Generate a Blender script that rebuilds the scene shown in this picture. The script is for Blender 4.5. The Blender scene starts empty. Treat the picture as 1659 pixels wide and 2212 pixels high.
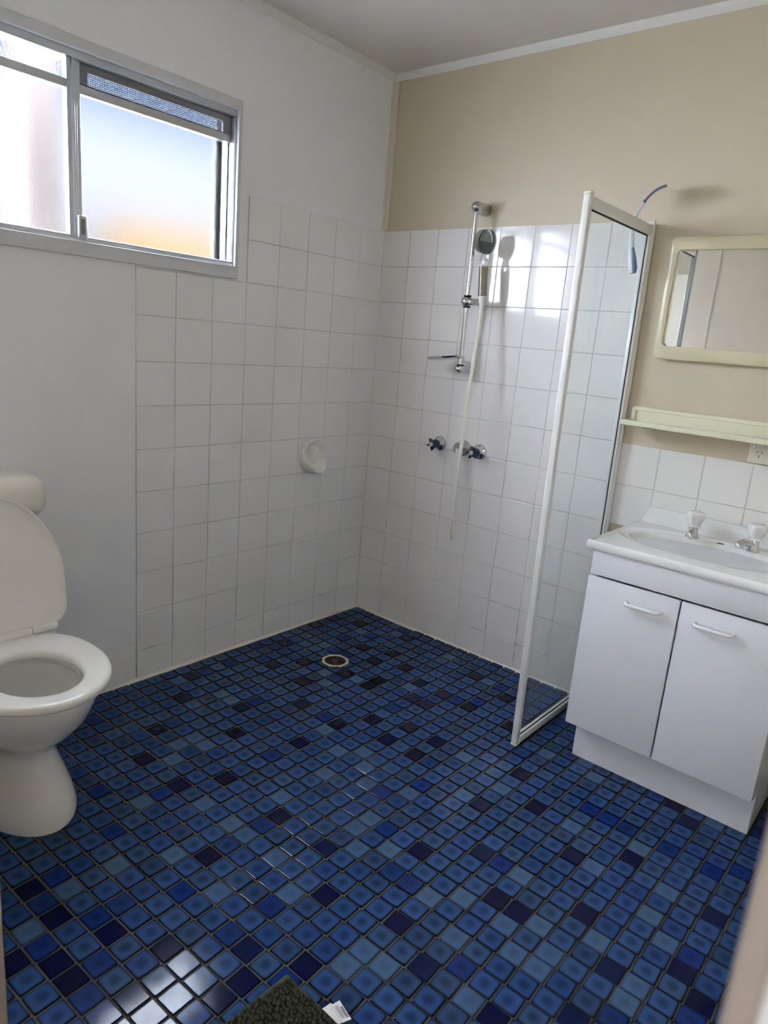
import bpy, bmesh, math, random
from mathutils import Vector, Matrix, Euler

random.seed(7)
SC = bpy.context.scene
COL = SC.collection
PI = math.pi

# ------------------------------------------------------------------ camera
cam_d = bpy.data.cameras.new('camera')
cam = bpy.data.objects.new('camera', cam_d)
COL.objects.link(cam)
CAM = Vector((2.1903, -2.5098, 1.3195))
CR = Matrix(((0.7575847, -0.2167860, 0.6156860),
             (0.6474945, 0.1302828, -0.7508510),
             (0.0825607, 0.9674866, 0.2390680)))
FPX = 1508.7
cam.matrix_world = Matrix.Translation(CAM) @ CR.to_4x4()
cam_d.sensor_fit = 'VERTICAL'
cam_d.sensor_height = 36.0
cam_d.sensor_width = 27.0
cam_d.lens = FPX / 2212.0 * 36.0
cam_d.clip_start = 0.02
cam_d.clip_end = 200
cam_d.dof.use_dof = True
cam_d.dof.focus_distance = 2.2
cam_d.dof.aperture_fstop = 7.0
SC.camera = cam

# ------------------------------------------------------------------ sky, sun, exposure
world = bpy.data.worlds.new('world')
SC.world = world
world.use_nodes = True
wn = world.node_tree
wn.nodes.clear()
w_out = wn.nodes.new('ShaderNodeOutputWorld')
w_bg = wn.nodes.new('ShaderNodeBackground')
w_bg.inputs['Color'].default_value = (.86, .94, 1.08, 1)      # bright hazy sky
w_bg.inputs['Strength'].default_value = 32.0
wn.links.new(w_bg.outputs[0], w_out.inputs['Surface'])

sun_d = bpy.data.lights.new('sun', 'SUN')
sun_d.energy = 2.0
sun_d.angle = math.radians(0.6)
sun_d.color = (1.0, 0.93, 0.82)
sun = bpy.data.objects.new('sun', sun_d)
COL.objects.link(sun)
sun.rotation_euler = Vector((-0.62, 0.42, -0.66)).to_track_quat('-Z', 'Y').to_euler()

hall_d = bpy.data.lights.new('hall_fill_light', 'AREA')
hall_d.shape = 'RECTANGLE'           # unseen fill light added at the far end of the hall
hall_d.size = 2.0
hall_d.size_y = 1.9
hall_d.energy = 14.0
hall_d.color = (.95, .96, 1.0)
hall = bpy.data.objects.new('hall_fill_light', hall_d)
COL.objects.link(hall)
hall.location = (1.75, -3.96, 1.15)
hall.rotation_euler = (math.radians(90), 0, 0)

SC.view_settings.view_transform = 'Standard'
SC.view_settings.look = 'None'
SC.view_settings.gamma = 1.0
SC.view_settings.use_curve_mapping = False
SC.view_settings.exposure = 0.66
SC.cycles.use_denoising = True
SC.cycles.max_bounces = 10
SC.cycles.diffuse_bounces = 6
SC.cycles.glossy_bounces = 4
SC.cycles.transmission_bounces = 9
SC.cycles.transparent_max_bounces = 12
SC.cycles.sample_clamp_indirect = 120.0

# ------------------------------------------------------------------ materials
def new_mat(name):
    m = bpy.data.materials.new(name)
    m.use_nodes = True
    nt = m.node_tree
    b = nt.nodes['Principled BSDF']
    return m, nt, b

def pm(name, col, rough=0.5, metal=0.0, spec=0.5, noise=0.0, nscale=8.0, bump=0.0, bscale=200.0, coat=0.0):
    m, nt, b = new_mat(name)
    b.inputs['Roughness'].default_value = rough
    b.inputs['Metallic'].default_value = metal
    b.inputs['Specular IOR Level'].default_value = spec
    b.inputs['Coat Weight'].default_value = coat
    b.inputs['Coat Roughness'].default_value = 0.05
    c = (col[0], col[1], col[2], 1)
    b.inputs['Base Color'].default_value = c
    if noise > 0 or bump > 0:
        tc = nt.nodes.new('ShaderNodeTexCoord')
    if noise > 0:
        n = nt.nodes.new('ShaderNodeTexNoise')
        n.inputs['Scale'].default_value = nscale
        n.inputs['Detail'].default_value = 4
        nt.links.new(tc.outputs['Object'], n.inputs['Vector'])
        mx = nt.nodes.new('ShaderNodeMix')
        mx.data_type = 'RGBA'
        lo = [max(0, v * (1 - noise)) for v in col]
        hi = [min(1, v * (1 + noise * .6)) for v in col]
        mx.inputs[6].default_value = (*lo, 1)
        mx.inputs[7].default_value = (*hi, 1)
        nt.links.new(n.outputs[0], mx.inputs[0])
        nt.links.new(mx.outputs[2], b.inputs['Base Color'])
    if bump > 0:
        n2 = nt.nodes.new('ShaderNodeTexNoise')
        n2.inputs['Scale'].default_value = bscale
        n2.inputs['Detail'].default_value = 3
        nt.links.new(tc.outputs['Object'], n2.inputs['Vector'])
        bp = nt.nodes.new('ShaderNodeBump')
        bp.inputs['Strength'].default_value = bump
        bp.inputs['Distance'].default_value = 0.002
        nt.links.new(n2.outputs[0], bp.inputs['Height'])
        nt.links.new(bp.outputs[0], b.inputs['Normal'])
    return m

M = {}
M['paint_white'] = pm('paint_white', (.875, .89, .92), .55, noise=.03, nscale=2, bump=.12, bscale=90)
M['paint_cream'] = pm('paint_cream', (.64, .56, .425), .5, noise=.03, nscale=2, bump=.1, bscale=90)
M['paint_back'] = pm('paint_back', (.90, .80, .66), .5)
M['paint_ceiling'] = pm('paint_ceiling', (.74, .71, .655), .7, noise=.02, nscale=2)
M['paint_trim'] = pm('paint_trim', (.82, .81, .78), .4)
M['paint_strip'] = pm('paint_strip', (.74, .69, .59), .45)
M['paint_door'] = pm('paint_door', (.40, .34, .29), .3)
M['hall_paint'] = pm('hall_paint', (.75, .73, .70), .6)
M['wall_tile'] = pm('wall_tile', (.84, .815, .80), .08, spec=.26, noise=.02, nscale=3, bump=.03, bscale=14)
M['painted_tile'] = pm('painted_tile', (.87, .87, .87), .36, spec=.3, noise=.02, nscale=3, bump=.06, bscale=40)
M['sealant'] = pm('sealant', (.74, .71, .64), .45, noise=.1, nscale=40)
M['ceramic'] = pm('ceramic', (.87, .855, .82), .09, spec=.5)
M['shell_glaze'] = pm('shell_glaze', (.86, .85, .81), .12)
M['seat_plastic'] = pm('seat_plastic', (.87, .855, .81), .18, spec=.5)
M['cistern_plastic'] = pm('cistern_plastic', (.86, .83, .75), .3)
M['laminate'] = pm('laminate', (.75, .775, .82), .35, spec=.4, noise=.02, nscale=5)
M['acrylic'] = pm('acrylic', (.84, .85, .85), .12, spec=.5)
M['chrome'] = pm('chrome', (.72, .73, .75), .09, metal=1, noise=.08, nscale=60)
M['chrome_dull'] = pm('chrome_dull', (.55, .55, .54), .25, metal=1, noise=.12, nscale=80)
M['navy_plastic'] = pm('navy_plastic', (.010, .035, .085), .15, spec=.5)
M['grey_plastic'] = pm('grey_plastic', (.55, .54, .48), .35)
M['white_plastic'] = pm('white_plastic', (.82, .82, .82), .15, spec=.5)
M['cream_plastic'] = pm('cream_plastic', (.70, .63, .44), .28, spec=.4)
M['shelf_plastic'] = pm('shelf_plastic', (.80, .76, .60), .3, spec=.4)
M['hose_plastic'] = pm('hose_plastic', (.82, .79, .70), .35)
M['frame_white'] = pm('frame_white', (.80, .80, .78), .3, spec=.5)
M['aluminium'] = pm('aluminium', (.60, .63, .68), .32, metal=1)
M['window_paint'] = pm('window_paint', (.66, .67, .70), .4, noise=.05, nscale=30)
M['screen_frame'] = pm('screen_frame', (.25, .25, .28), .5)
M['rubber_black'] = pm('rubber_black', (.012, .012, .012), .5)
M['black_grate'] = pm('black_grate', (.012, .012, .011), .3)
M['brass'] = pm('brass', (.62, .50, .34), .4, noise=.1, nscale=60)
M['mat_fabric'] = pm('mat_fabric', (.055, .058, .042), .9, spec=.1, noise=.2, nscale=200)
M['mat_edge'] = pm('mat_edge', (.080, .080, .058), .9, spec=.1, noise=.2, nscale=300)
M['tag_white'] = pm('tag_white', (.80, .80, .80), .6)
M['ink'] = pm('ink', (.06, .06, .06), .7)
M['brush_blue'] = pm('brush_blue', (.15, .20, .34), .4)
M['brush_white'] = pm('brush_white', (.76, .80, .84), .25)
M['mirror'] = pm('mirror', (.88, .89, .88), .012, metal=1)
M['timber'] = pm('timber', (.072, .058, .052), .9, spec=0, noise=.2, nscale=12)
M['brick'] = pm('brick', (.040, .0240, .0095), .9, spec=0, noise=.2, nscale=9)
M['sky_screen_dark'] = pm('sky_screen_dark', (.0300, .0298, .0308), .9, spec=0, noise=.03, nscale=3)  # near-black, so the added wall keeps the panes from blowing out
M['sky_band_blue'] = pm('sky_band_blue', (.0135, .0190, .0270), .9, spec=0, noise=.03, nscale=3)  # sky blue for the added band behind the top panes
M['concrete'] = pm('concrete', (.24, .235, .22), .9, noise=.1, nscale=3)
M['carpet'] = pm('carpet', (.35, .31, .26), .95, noise=.2, nscale=200)
M['socket_plastic'] = pm('socket_plastic', (.78, .75, .62), .3)
M['beads'] = pm('beads', (.46, .36, .25), .6, noise=.5, nscale=320)
M['head_grey'] = pm('head_grey', (.16, .16, .16), .35)

# wall grout: pale, with a few mould-dark runs low in the corner
def grout_mat():
    m, nt, b = new_mat('wall_grout')
    tc = nt.nodes.new('ShaderNodeTexCoord')
    n = nt.nodes.new('ShaderNodeTexNoise')
    n.inputs['Scale'].default_value = 9
    n.inputs['Detail'].default_value = 3
    nt.links.new(tc.outputs['Object'], n.inputs['Vector'])
    rp = nt.nodes.new('ShaderNodeValToRGB')
    rp.color_ramp.elements[0].position = .57
    rp.color_ramp.elements[1].position = .61
    nt.links.new(n.outputs[0], rp.inputs[0])
    sp = nt.nodes.new('ShaderNodeSeparateXYZ')
    nt.links.new(tc.outputs['Object'], sp.inputs[0])
    mr = nt.nodes.new('ShaderNodeMapRange')
    mr.inputs['From Min'].default_value = .16
    mr.inputs['From Max'].default_value = .22
    mr.inputs['To Min'].default_value = 1
    mr.inputs['To Max'].default_value = 0
    nt.links.new(sp.outputs['Z'], mr.inputs['Value'])
    ml = nt.nodes.new('ShaderNodeMath')
    ml.operation = 'MULTIPLY'
    nt.links.new(rp.outputs[0], ml.inputs[0])
    nt.links.new(mr.outputs[0], ml.inputs[1])
    mx = nt.nodes.new('ShaderNodeMix')
    mx.data_type = 'RGBA'
    mx.inputs[6].default_value = (.62, .60, .565, 1)
    mx.inputs[7].default_value = (.03, .025, .02, 1)
    nt.links.new(ml.outputs[0], mx.inputs[0])
    nt.links.new(mx.outputs[2], b.inputs['Base Color'])
    b.inputs['Roughness'].default_value = .7
    return m
M['wall_grout'] = grout_mat()
M['floor_grout'] = pm('floor_grout', (.078, .073, .060), .85, noise=.25, nscale=25)

# glazed mosaic: each tile's own tone is a colour attribute, the glaze pools darker in the middle and at the rim
def mosaic_mat():
    m, nt, b = new_mat('mosaic_glaze')
    at = nt.nodes.new('ShaderNodeAttribute')
    at.attribute_name = 'tone'
    uv = nt.nodes.new('ShaderNodeUVMap')
    uv.uv_map = 'UVMap'
    sub = nt.nodes.new('ShaderNodeVectorMath')
    sub.operation = 'SUBTRACT'
    sub.inputs[1].default_value = (.5, .5, 0)
    nt.links.new(uv.outputs[0], sub.inputs[0])
    tc = nt.nodes.new('ShaderNodeTexCoord')
    nz = nt.nodes.new('ShaderNodeTexNoise')
    nz.inputs['Scale'].default_value = 45
    nz.inputs['Detail'].default_value = 3
    geo = nt.nodes.new('ShaderNodeNewGeometry')
    nt.links.new(geo.outputs['Position'], nz.inputs['Vector'])
    ab = nt.nodes.new('ShaderNodeVectorMath')
    ab.operation = 'ABSOLUTE'
    nt.links.new(sub.outputs[0], ab.inputs[0])
    sp = nt.nodes.new('ShaderNodeSeparateXYZ')
    nt.links.new(ab.outputs[0], sp.inputs[0])
    # rounded-square distance 0..1
    def mt(op, a, bb):
        n = nt.nodes.new('ShaderNodeMath')
        n.operation = op
        for i, v in enumerate((a, bb)):
            if isinstance(v, (int, float)):
                n.inputs[i].default_value = v
            else:
                nt.links.new(v, n.inputs[i])
        return n.outputs[0]
    px = mt('POWER', mt('MULTIPLY', sp.outputs[0], 2), 8.0)
    py = mt('POWER', mt('MULTIPLY', sp.outputs[1], 2), 8.0)
    d = mt('POWER', mt('ADD', px, py), 1 / 8.0)
    # softer round pool in the middle, square near the rim
    rr = mt('MULTIPLY', mt('SQRT', mt('ADD', mt('MULTIPLY', sp.outputs[0], sp.outputs[0]), mt('MULTIPLY', sp.outputs[1], sp.outputs[1])), 0), 2)
    rn = mt('ADD', rr, mt('MULTIPLY', mt('SUBTRACT', nz.outputs[0], .5), .45))
    mid = mt('MULTIPLY', rn, .82)
    far = mt('GREATER_THAN', d, .80)
    d2 = mt('ADD', mt('MULTIPLY', d, far), mt('MULTIPLY', mt('MINIMUM', mid, .80), mt('SUBTRACT', 1.0, far)))
    rp = nt.nodes.new('ShaderNodeValToRGB')
    cr = rp.color_ramp
    cr.elements[0].position = .16
    cr.elements[0].color = (.52, .52, .52, 1)
    cr.elements[1].position = .56
    cr.elements[1].color = (1, 1, 1, 1)
    e = cr.elements.new(.83)
    e.color = (.95, .95, .95, 1)
    e = cr.elements.new(1.0)
    e.color = (.08, .08, .08, 1)
    nt.links.new(d2, rp.inputs[0])
    mx = nt.nodes.new('ShaderNodeMix')
    mx.data_type = 'RGBA'
    mx.blend_type = 'MULTIPLY'
    nt.links.new(at.outputs['Alpha'], mx.inputs[0])
    nt.links.new(at.outputs['Color'], mx.inputs[6])
    nt.links.new(rp.outputs[0], mx.inputs[7])
    nt.links.new(mx.outputs[2], b.inputs['Base Color'])
    b.inputs['Roughness'].default_value = .10
    b.inputs['Specular IOR Level'].default_value = .15
    n2 = nt.nodes.new('ShaderNodeTexNoise')
    n2.inputs['Scale'].default_value = 22
    nt.links.new(geo.outputs['Position'], n2.inputs['Vector'])
    bp = nt.nodes.new('ShaderNodeBump')
    bp.inputs['Strength'].default_value = .03
    bp.inputs['Distance'].default_value = .004
    nt.links.new(n2.outputs[0], bp.inputs['Height'])
    nt.links.new(bp.outputs[0], b.inputs['Normal'])
    return m
M['mosaic'] = mosaic_mat()

def glass_mat(name, col, rough, bump=0, bscale=300, diffuse=0.0, ior=1.45):
    m = bpy.data.materials.new(name)
    m.use_nodes = True
    nt = m.node_tree
    nt.nodes.clear()
    out = nt.nodes.new('ShaderNodeOutputMaterial')
    g = nt.nodes.new('ShaderNodeBsdfGlass')
    g.distribution = 'BECKMANN'
    g.inputs['Color'].default_value = (*col, 1)
    g.inputs['Roughness'].default_value = rough
    g.inputs['IOR'].default_value = ior
    last = g.outputs[0]
    if bump > 0:
        tc = nt.nodes.new('ShaderNodeTexCoord')
        n = nt.nodes.new('ShaderNodeTexNoise')
        n.inputs['Scale'].default_value = bscale
        n.inputs['Detail'].default_value = 2
        nt.links.new(tc.outputs['Object'], n.inputs['Vector'])
        bp = nt.nodes.new('ShaderNodeBump')
        bp.inputs['Strength'].default_value = bump
        bp.inputs['Distance'].default_value = .003
        nt.links.new(n.outputs[0], bp.inputs['Height'])
        nt.links.new(bp.outputs[0], g.inputs['Normal'])
    if diffuse > 0:
        t = nt.nodes.new('ShaderNodeBsdfTranslucent')
        t.inputs['Color'].default_value = (*col, 1)
        mx = nt.nodes.new('ShaderNodeMixShader')
        mx.inputs[0].default_value = diffuse
        nt.links.new(last, mx.inputs[1])
        nt.links.new(t.outputs[0], mx.inputs[2])
        last = mx.outputs[0]
    nt.links.new(last, out.inputs['Surface'])
    return m
M['frosted'] = glass_mat('frosted_glass', (.98, .99, 1.0), .26, .11, 210, .0)
M['obscure'] = glass_mat('obscure_glass', (.97, .98, .99), .04, .35, 150, .0)
M['clear_plastic'] = glass_mat('clear_plastic', (.97, .98, .98), .02, 0, 0, 0, 1.38)

# clear shower glass: a single clear sheet, faint green, a little water haze
def sheet_glass():
    m = bpy.data.materials.new('shower_glass')
    m.use_nodes = True
    nt = m.node_tree
    nt.nodes.clear()
    out = nt.nodes.new('ShaderNodeOutputMaterial')
    tr = nt.nodes.new('ShaderNodeBsdfTransparent')
    tr.inputs[0].default_value = (.90, .95, .93, 1)
    gl = nt.nodes.new('ShaderNodeBsdfGlossy')
    gl.inputs['Roughness'].default_value = .02
    fr = nt.nodes.new('ShaderNodeFresnel')
    fr.inputs[0].default_value = 1.5
    df = nt.nodes.new('ShaderNodeBsdfDiffuse')
    df.inputs[0].default_value = (.75, .80, .79, 1)
    m1 = nt.nodes.new('ShaderNodeMixShader')
    nt.links.new(fr.outputs[0], m1.inputs[0])
    nt.links.new(tr.outputs[0], m1.inputs[1])
    nt.links.new(gl.outputs[0], m1.inputs[2])
    # soap-film haze, thicker towards the bottom of the sheet where the splashes dry
    tc = nt.nodes.new('ShaderNodeTexCoord')
    sp = nt.nodes.new('ShaderNodeSeparateXYZ')
    nt.links.new(tc.outputs['Object'], sp.inputs[0])
    mr = nt.nodes.new('ShaderNodeMapRange')
    mr.inputs['From Min'].default_value = 0.0
    mr.inputs['From Max'].default_value = 1.6
    mr.inputs['To Min'].default_value = .13
    mr.inputs['To Max'].default_value = .03
    nt.links.new(sp.outputs['Z'], mr.inputs['Value'])
    nz = nt.nodes.new('ShaderNodeTexNoise')
    nz.inputs['Scale'].default_value = 6
    nt.links.new(tc.outputs['Object'], nz.inputs['Vector'])
    ml = nt.nodes.new('ShaderNodeMath')
    ml.operation = 'MULTIPLY'
    ad = nt.nodes.new('ShaderNodeMath')
    ad.operation = 'ADD'
    ad.inputs[1].default_value = .5
    nt.links.new(nz.outputs[0], ad.inputs[0])
    nt.links.new(mr.outputs[0], ml.inputs[0])
    nt.links.new(ad.outputs[0], ml.inputs[1])
    m2 = nt.nodes.new('ShaderNodeMixShader')
    nt.links.new(ml.outputs[0], m2.inputs[0])
    nt.links.new(m1.outputs[0], m2.inputs[1])
    nt.links.new(df.outputs[0], m2.inputs[2])
    nt.links.new(m2.outputs[0], out.inputs['Surface'])
    return m
M['shower_glass'] = sheet_glass()

# woven insect screen: opaque wires with open holes
def mesh_mat():
    m = bpy.data.materials.new('insect_mesh')
    m.use_nodes = True
    nt = m.node_tree
    nt.nodes.clear()
    out = nt.nodes.new('ShaderNodeOutputMaterial')
    tr = nt.nodes.new('ShaderNodeBsdfTransparent')
    df = nt.nodes.new('ShaderNodeBsdfDiffuse')
    df.inputs[0].default_value = (.30, .32, .40, 1)
    tc = nt.nodes.new('ShaderNodeTexCoord')
    mp = nt.nodes.new('ShaderNodeMapping')
    mp.inputs['Rotation'].default_value = (math.radians(45), 0, 0)
    nt.links.new(tc.outputs['Object'], mp.inputs[0])
    ch = nt.nodes.new('ShaderNodeTexChecker')
    ch.inputs['Scale'].default_value = 260
    nt.links.new(mp.outputs[0], ch.inputs['Vector'])
    mx = nt.nodes.new('ShaderNodeMixShader')
    nt.links.new(ch.outputs['Fac'], mx.inputs[0])
    nt.links.new(tr.outputs[0], mx.inputs[1])
    nt.links.new(df.outputs[0], mx.inputs[2])
    nt.links.new(mx.outputs[0], out.inputs['Surface'])
    return m
M['insect_mesh'] = mesh_mat()

# ------------------------------------------------------------------ mesh helpers
def link(name, me, mat, parent=None, smooth=None):
    o = bpy.data.objects.new(name, me)
    COL.objects.link(o)
    if mat is not None and not me.materials:
        me.materials.append(M[mat])
    if smooth is not None:
        me.polygons.foreach_set('use_smooth', [True] * len(me.polygons))
        me.set_sharp_from_angle(angle=math.radians(smooth))
    if parent is not None:
        o.parent = parent
    return o

def bm_obj(name, bm, mat, parent=None, smooth=None):
    bmesh.ops.recalc_face_normals(bm, faces=bm.faces)
    me = bpy.data.meshes.new(name)
    bm.to_mesh(me)
    bm.free()
    return link(name, me, mat, parent, smooth)

def add_box(bm, x0, x1, y0, y1, z0, z1, bev=0.0, seg=2):
    if x1 < x0: x0, x1 = x1, x0
    if y1 < y0: y0, y1 = y1, y0
    if z1 < z0: z0, z1 = z1, z0
    b2 = bmesh.new()
    bmesh.ops.create_cube(b2, size=1)
    for v in b2.verts:
        v.co = Vector(((x0 + x1) / 2 + v.co.x * (x1 - x0), (y0 + y1) / 2 + v.co.y * (y1 - y0), (z0 + z1) / 2 + v.co.z * (z1 - z0)))
    if bev > 0:
        bmesh.ops.bevel(b2, geom=b2.edges[:], offset=bev, segments=seg, profile=.5, affect='EDGES')
    t = bpy.data.meshes.new('tmp')
    b2.to_mesh(t)
    b2.free()
    bm.from_mesh(t)
    bpy.data.meshes.remove(t)

def box(name, x0, x1, y0, y1, z0, z1, mat, parent=None, bev=0.0, seg=2):
    bm = bmesh.new()
    add_box(bm, x0, x1, y0, y1, z0, z1, bev, seg)
    return bm_obj(name, bm, mat, parent, 40 if bev > 0 else None)

def add_rings(bm, rings, cap0=True, cap1=True, closed=False):
    vs = [[bm.verts.new(p) for p in r] for r in rings]
    n = len(vs[0])
    L = len(vs)
    for i in range(L if closed else L - 1):
        a, b = vs[i], vs[(i + 1) % L]
        for j in range(n):
            bm.faces.new((a[j], a[(j + 1) % n], b[(j + 1) % n], b[j]))
    if not closed:
        if cap0: bm.faces.new(vs[0][::-1])
        if cap1: bm.faces.new(vs[-1])

def rings_obj(name, rings, mat, parent=None, smooth=50, cap0=True, cap1=True, closed=False):
    bm = bmesh.new()
    add_rings(bm, rings, cap0, cap1, closed)
    return bm_obj(name, bm, mat, parent, smooth)

def frame_for(d):
    d = d.normalized()
    up = Vector((0, 0, 1)) if abs(d.z) < .95 else Vector((1, 0, 0))
    a = d.cross(up).normalized()
    return a, d.cross(a).normalized()

def tube_rings(pts, rad, n=14):
    pts = [Vector(p) for p in pts]
    if isinstance(rad, (int, float)): rad = [rad] * len(pts)
    rings = []
    pa = None
    for i, p in enumerate(pts):
        d = (pts[min(i + 1, len(pts) - 1)] - pts[max(i - 1, 0)])
        if d.length < 1e-9: d = Vector((0, 0, 1))
        d.normalize()
        if pa is None:
            a, b = frame_for(d)
        else:
            a = (pa - d * pa.dot(d)).normalized()
            b = d.cross(a)
        pa = a
        rings.append([p + a * (rad[i] * math.cos(2 * PI * k / n)) + b * (rad[i] * math.sin(2 * PI * k / n)) for k in range(n)])
    return rings

def tube(name, pts, rad, mat, parent=None, n=14, smooth=50):
    return rings_obj(name, tube_rings(pts, rad, n), mat, parent, smooth)

def lathe(name, origin, axis, prof, mat, parent=None, n=28, smooth=40):
    """prof: (distance along axis, radius)"""
    o = Vector(origin)
    ax = Vector(axis).normalized()
    a, b = frame_for(ax)
    rings = [[o + ax * h + a * (max(r, 1e-4) * math.cos(2 * PI * k / n)) + b * (max(r, 1e-4) * math.sin(2 * PI * k / n)) for k in range(n)] for h, r in prof]
    return rings_obj(name, rings, mat, parent, smooth)

def smooth_path(pts, sub=6):
    pts = [Vector(p) for p in pts]
    P = [pts[0] * 2 - pts[1]] + pts + [pts[-1] * 2 - pts[-2]]
    out = []
    for i in range(1, len(P) - 2):
        for s in range(sub):
            t = s / sub
            a, b, c, d = P[i - 1], P[i], P[i + 1], P[i + 2]
            out.append(.5 * ((2 * b) + (c - a) * t + (2 * a - 5 * b + 4 * c - d) * t * t + (3 * b - a - 3 * c + d) * t ** 3))
    out.append(pts[-1])
    return out

def tag(o, label, cat=None, group=None, kind=None):
    o['label'] = label
    if cat: o['category'] = cat
    if group: o['group'] = group
    if kind: o['kind'] = kind
    return o

def empty(name, loc=(0, 0, 0)):
    o = bpy.data.objects.new(name, None)
    COL.objects.link(o)
    o.empty_display_size = .05
    o.location = loc
    return o

def thing(name, label, cat, group=None, kind=None):
    return tag(empty(name), label, cat, group, kind)

def rebase(root, loc):
    """put the empty at the thing's base while the parts stay where they are"""
    loc = Vector(loc)
    for c in root.children:
        c.location = Vector(c.location) - loc
    root.location = loc

# ------------------------------------------------------------------ room shell
ZC = 2.41            # ceiling
XR = 2.26            # far right wall
YB = -2.2            # door wall, room face
YB2 = -2.3           # door wall, hall face
T = .152             # wall tile pitch
Z0 = .116            # top of the cut bottom row
def LZ(i): return 0.0 if i == 0 else Z0 + (i - 1) * T
TG = .0022           # joint
TD = .006            # tile stand-off from the wall plane

# floor slab
floor = box('floor', -.12, XR + .1, YB2, .12, -.12, -.0035, 'floor_grout')
tag(floor, 'bathroom floor of small glossy blue square mosaic tiles', 'floor', kind='structure')

ceiling = box('ceiling', -.12, XR + .1, YB2, .12, ZC, ZC + .1, 'paint_ceiling')
tag(ceiling, 'flat pale grey painted ceiling over the bathroom', 'ceiling', kind='structure')

# left wall with the window opening (wall surface lies at x = -TD so tile faces are at x = 0)
WY0, WY1, WZ0, WZ1 = -2.02, -.826, 1.53, 2.06
def wall_with_hole(name, mat, x0, x1, ys, zs):
    bm = bmesh.new()
    add_box(bm, x0, x1, -2.3, WY0, 0, ZC)
    add_box(bm, x0, x1, WY1, .12, 0, ZC)
    add_box(bm, x0, x1, WY0, WY1, 0, WZ0)
    add_box(bm, x0, x1, WY0, WY1, WZ1, ZC)
    return bm_obj(name, bm, mat)
wall_left = wall_with_hole('wall_left', 'paint_white', -.13, -TD, None, None)
tag(wall_left, 'white painted wall with the frosted window and the shower corner tiles', 'wall', kind='structure')

wall_right = box('wall_right', -.13, XR + .1, TD, .13, 0, ZC, 'paint_cream')
tag(wall_right, 'cream painted wall behind the shower, mirror and vanity', 'wall', kind='structure')

bm = bmesh.new()
DX0, DX1, DZ = 1.30, 2.182, 2.05
add_box(bm, -.13, DX0 - .0, YB2, YB, 0, ZC)
add_box(bm, DX1, XR + .1, YB2, YB, 0, ZC)
add_box(bm, DX0, DX1, YB2, YB, DZ, ZC)
wall_back = bm_obj('wall_back', bm, 'paint_back')
tag(wall_back, 'cream painted wall with the doorway, reflected in the mirror', 'wall', kind='structure')
wall_side = box('wall_side', XR, XR + .1, YB2, .12, 0, ZC, 'paint_cream')
tag(wall_side, 'cream painted side wall at the far end of the vanity', 'wall', kind='structure')

# hall beyond the doorway
for nm, a, mt, lb, ct in (
    ('wall_hall_back', (.55, 3.15, -4.1, -4.0, 0, ZC), 'hall_paint', 'plain hall wall facing the bathroom doorway', 'wall'),
    ('wall_hall_left', (.55, .65, -4.0, YB2, 0, ZC), 'hall_paint', 'plain hall wall to the side of the doorway', 'wall'),
    ('wall_hall_right', (3.05, 3.15, -4.0, YB2, 0, ZC), 'hall_paint', 'plain hall wall on the hinge side of the doorway', 'wall'),
    ('wall_hall_front', (XR + .1, 3.05, YB2, YB2 + .08, 0, ZC), 'hall_paint', 'short hall wall next to the bathroom wall', 'wall'),
    ('floor_hall', (.55, 3.15, -4.1, YB2, -.12, -.004), 'carpet', 'beige carpet floor of the hall outside the bathroom', 'floor'),
    ('ceiling_hall', (.55, 3.15, -4.1, YB2, ZC, ZC + .1), 'hall_paint', 'plain ceiling of the hall outside the bathroom', 'ceiling')):
    o = box(nm, *a, mt)
    tag(o, lb, ct, kind='structure')

hw = thing('fill_light_frame', 'white frame added round the unseen fill light in the hall', 'window', kind='structure')  # added frame that dresses the hall fill light as a window
for a in ((.70, .76, .16, 2.14), (2.74, 2.80, .16, 2.14), (1.73, 1.77, .20, 2.10)):
    box('light_frame', a[0], a[1], -4.0, -3.93, a[2], a[3], 'frame_white', hw, .004)
for a in ((.16, .21), (2.09, 2.14)):
    box('light_frame', .76, 2.74, -4.0, -3.93, a[0], a[1], 'frame_white', hw, .004)
rebase(hw, (1.75, -3.97, .16))

# cornice strips
def cornice(name, p0, p1, inward, label):
    p0, p1 = Vector(p0), Vector(p1)
    i = Vector(inward)
    d = Vector((0, 0, -1))
    s = .024
    prof = [(0, 0), (s, 0), (s, .004), (s * .55, s * .55), (.005, s), (0, s)]
    rings = [[p + i * a + d * b for a, b in prof] for p in (p0, p1)]
    o = rings_obj(name, rings, 'paint_trim')
    tag(o, label, 'trim', kind='structure')
cornice('trim_1', (-TD, YB, ZC), (-TD, .006, ZC), (1, 0, 0), 'thin white cornice along the ceiling above the window')
cornice('trim_2', (-TD, TD, ZC), (XR, TD, ZC), (0, -1, 0), 'thin white cornice along the ceiling above the shower wall')
# corner cover strip above the tiles
bm = bmesh.new()
add_box(bm, -TD, .016, -.004, TD, LZ(12) + .004, ZC - .024, .001, 1)
add_box(bm, -TD, .001, -.018, TD, LZ(12) + .004, ZC - .024, .001, 1)
o = bm_obj('trim_3', bm, 'paint_strip')
tag(o, 'narrow vertical cover strip in the corner above the wall tiles', 'trim', kind='structure')

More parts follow.
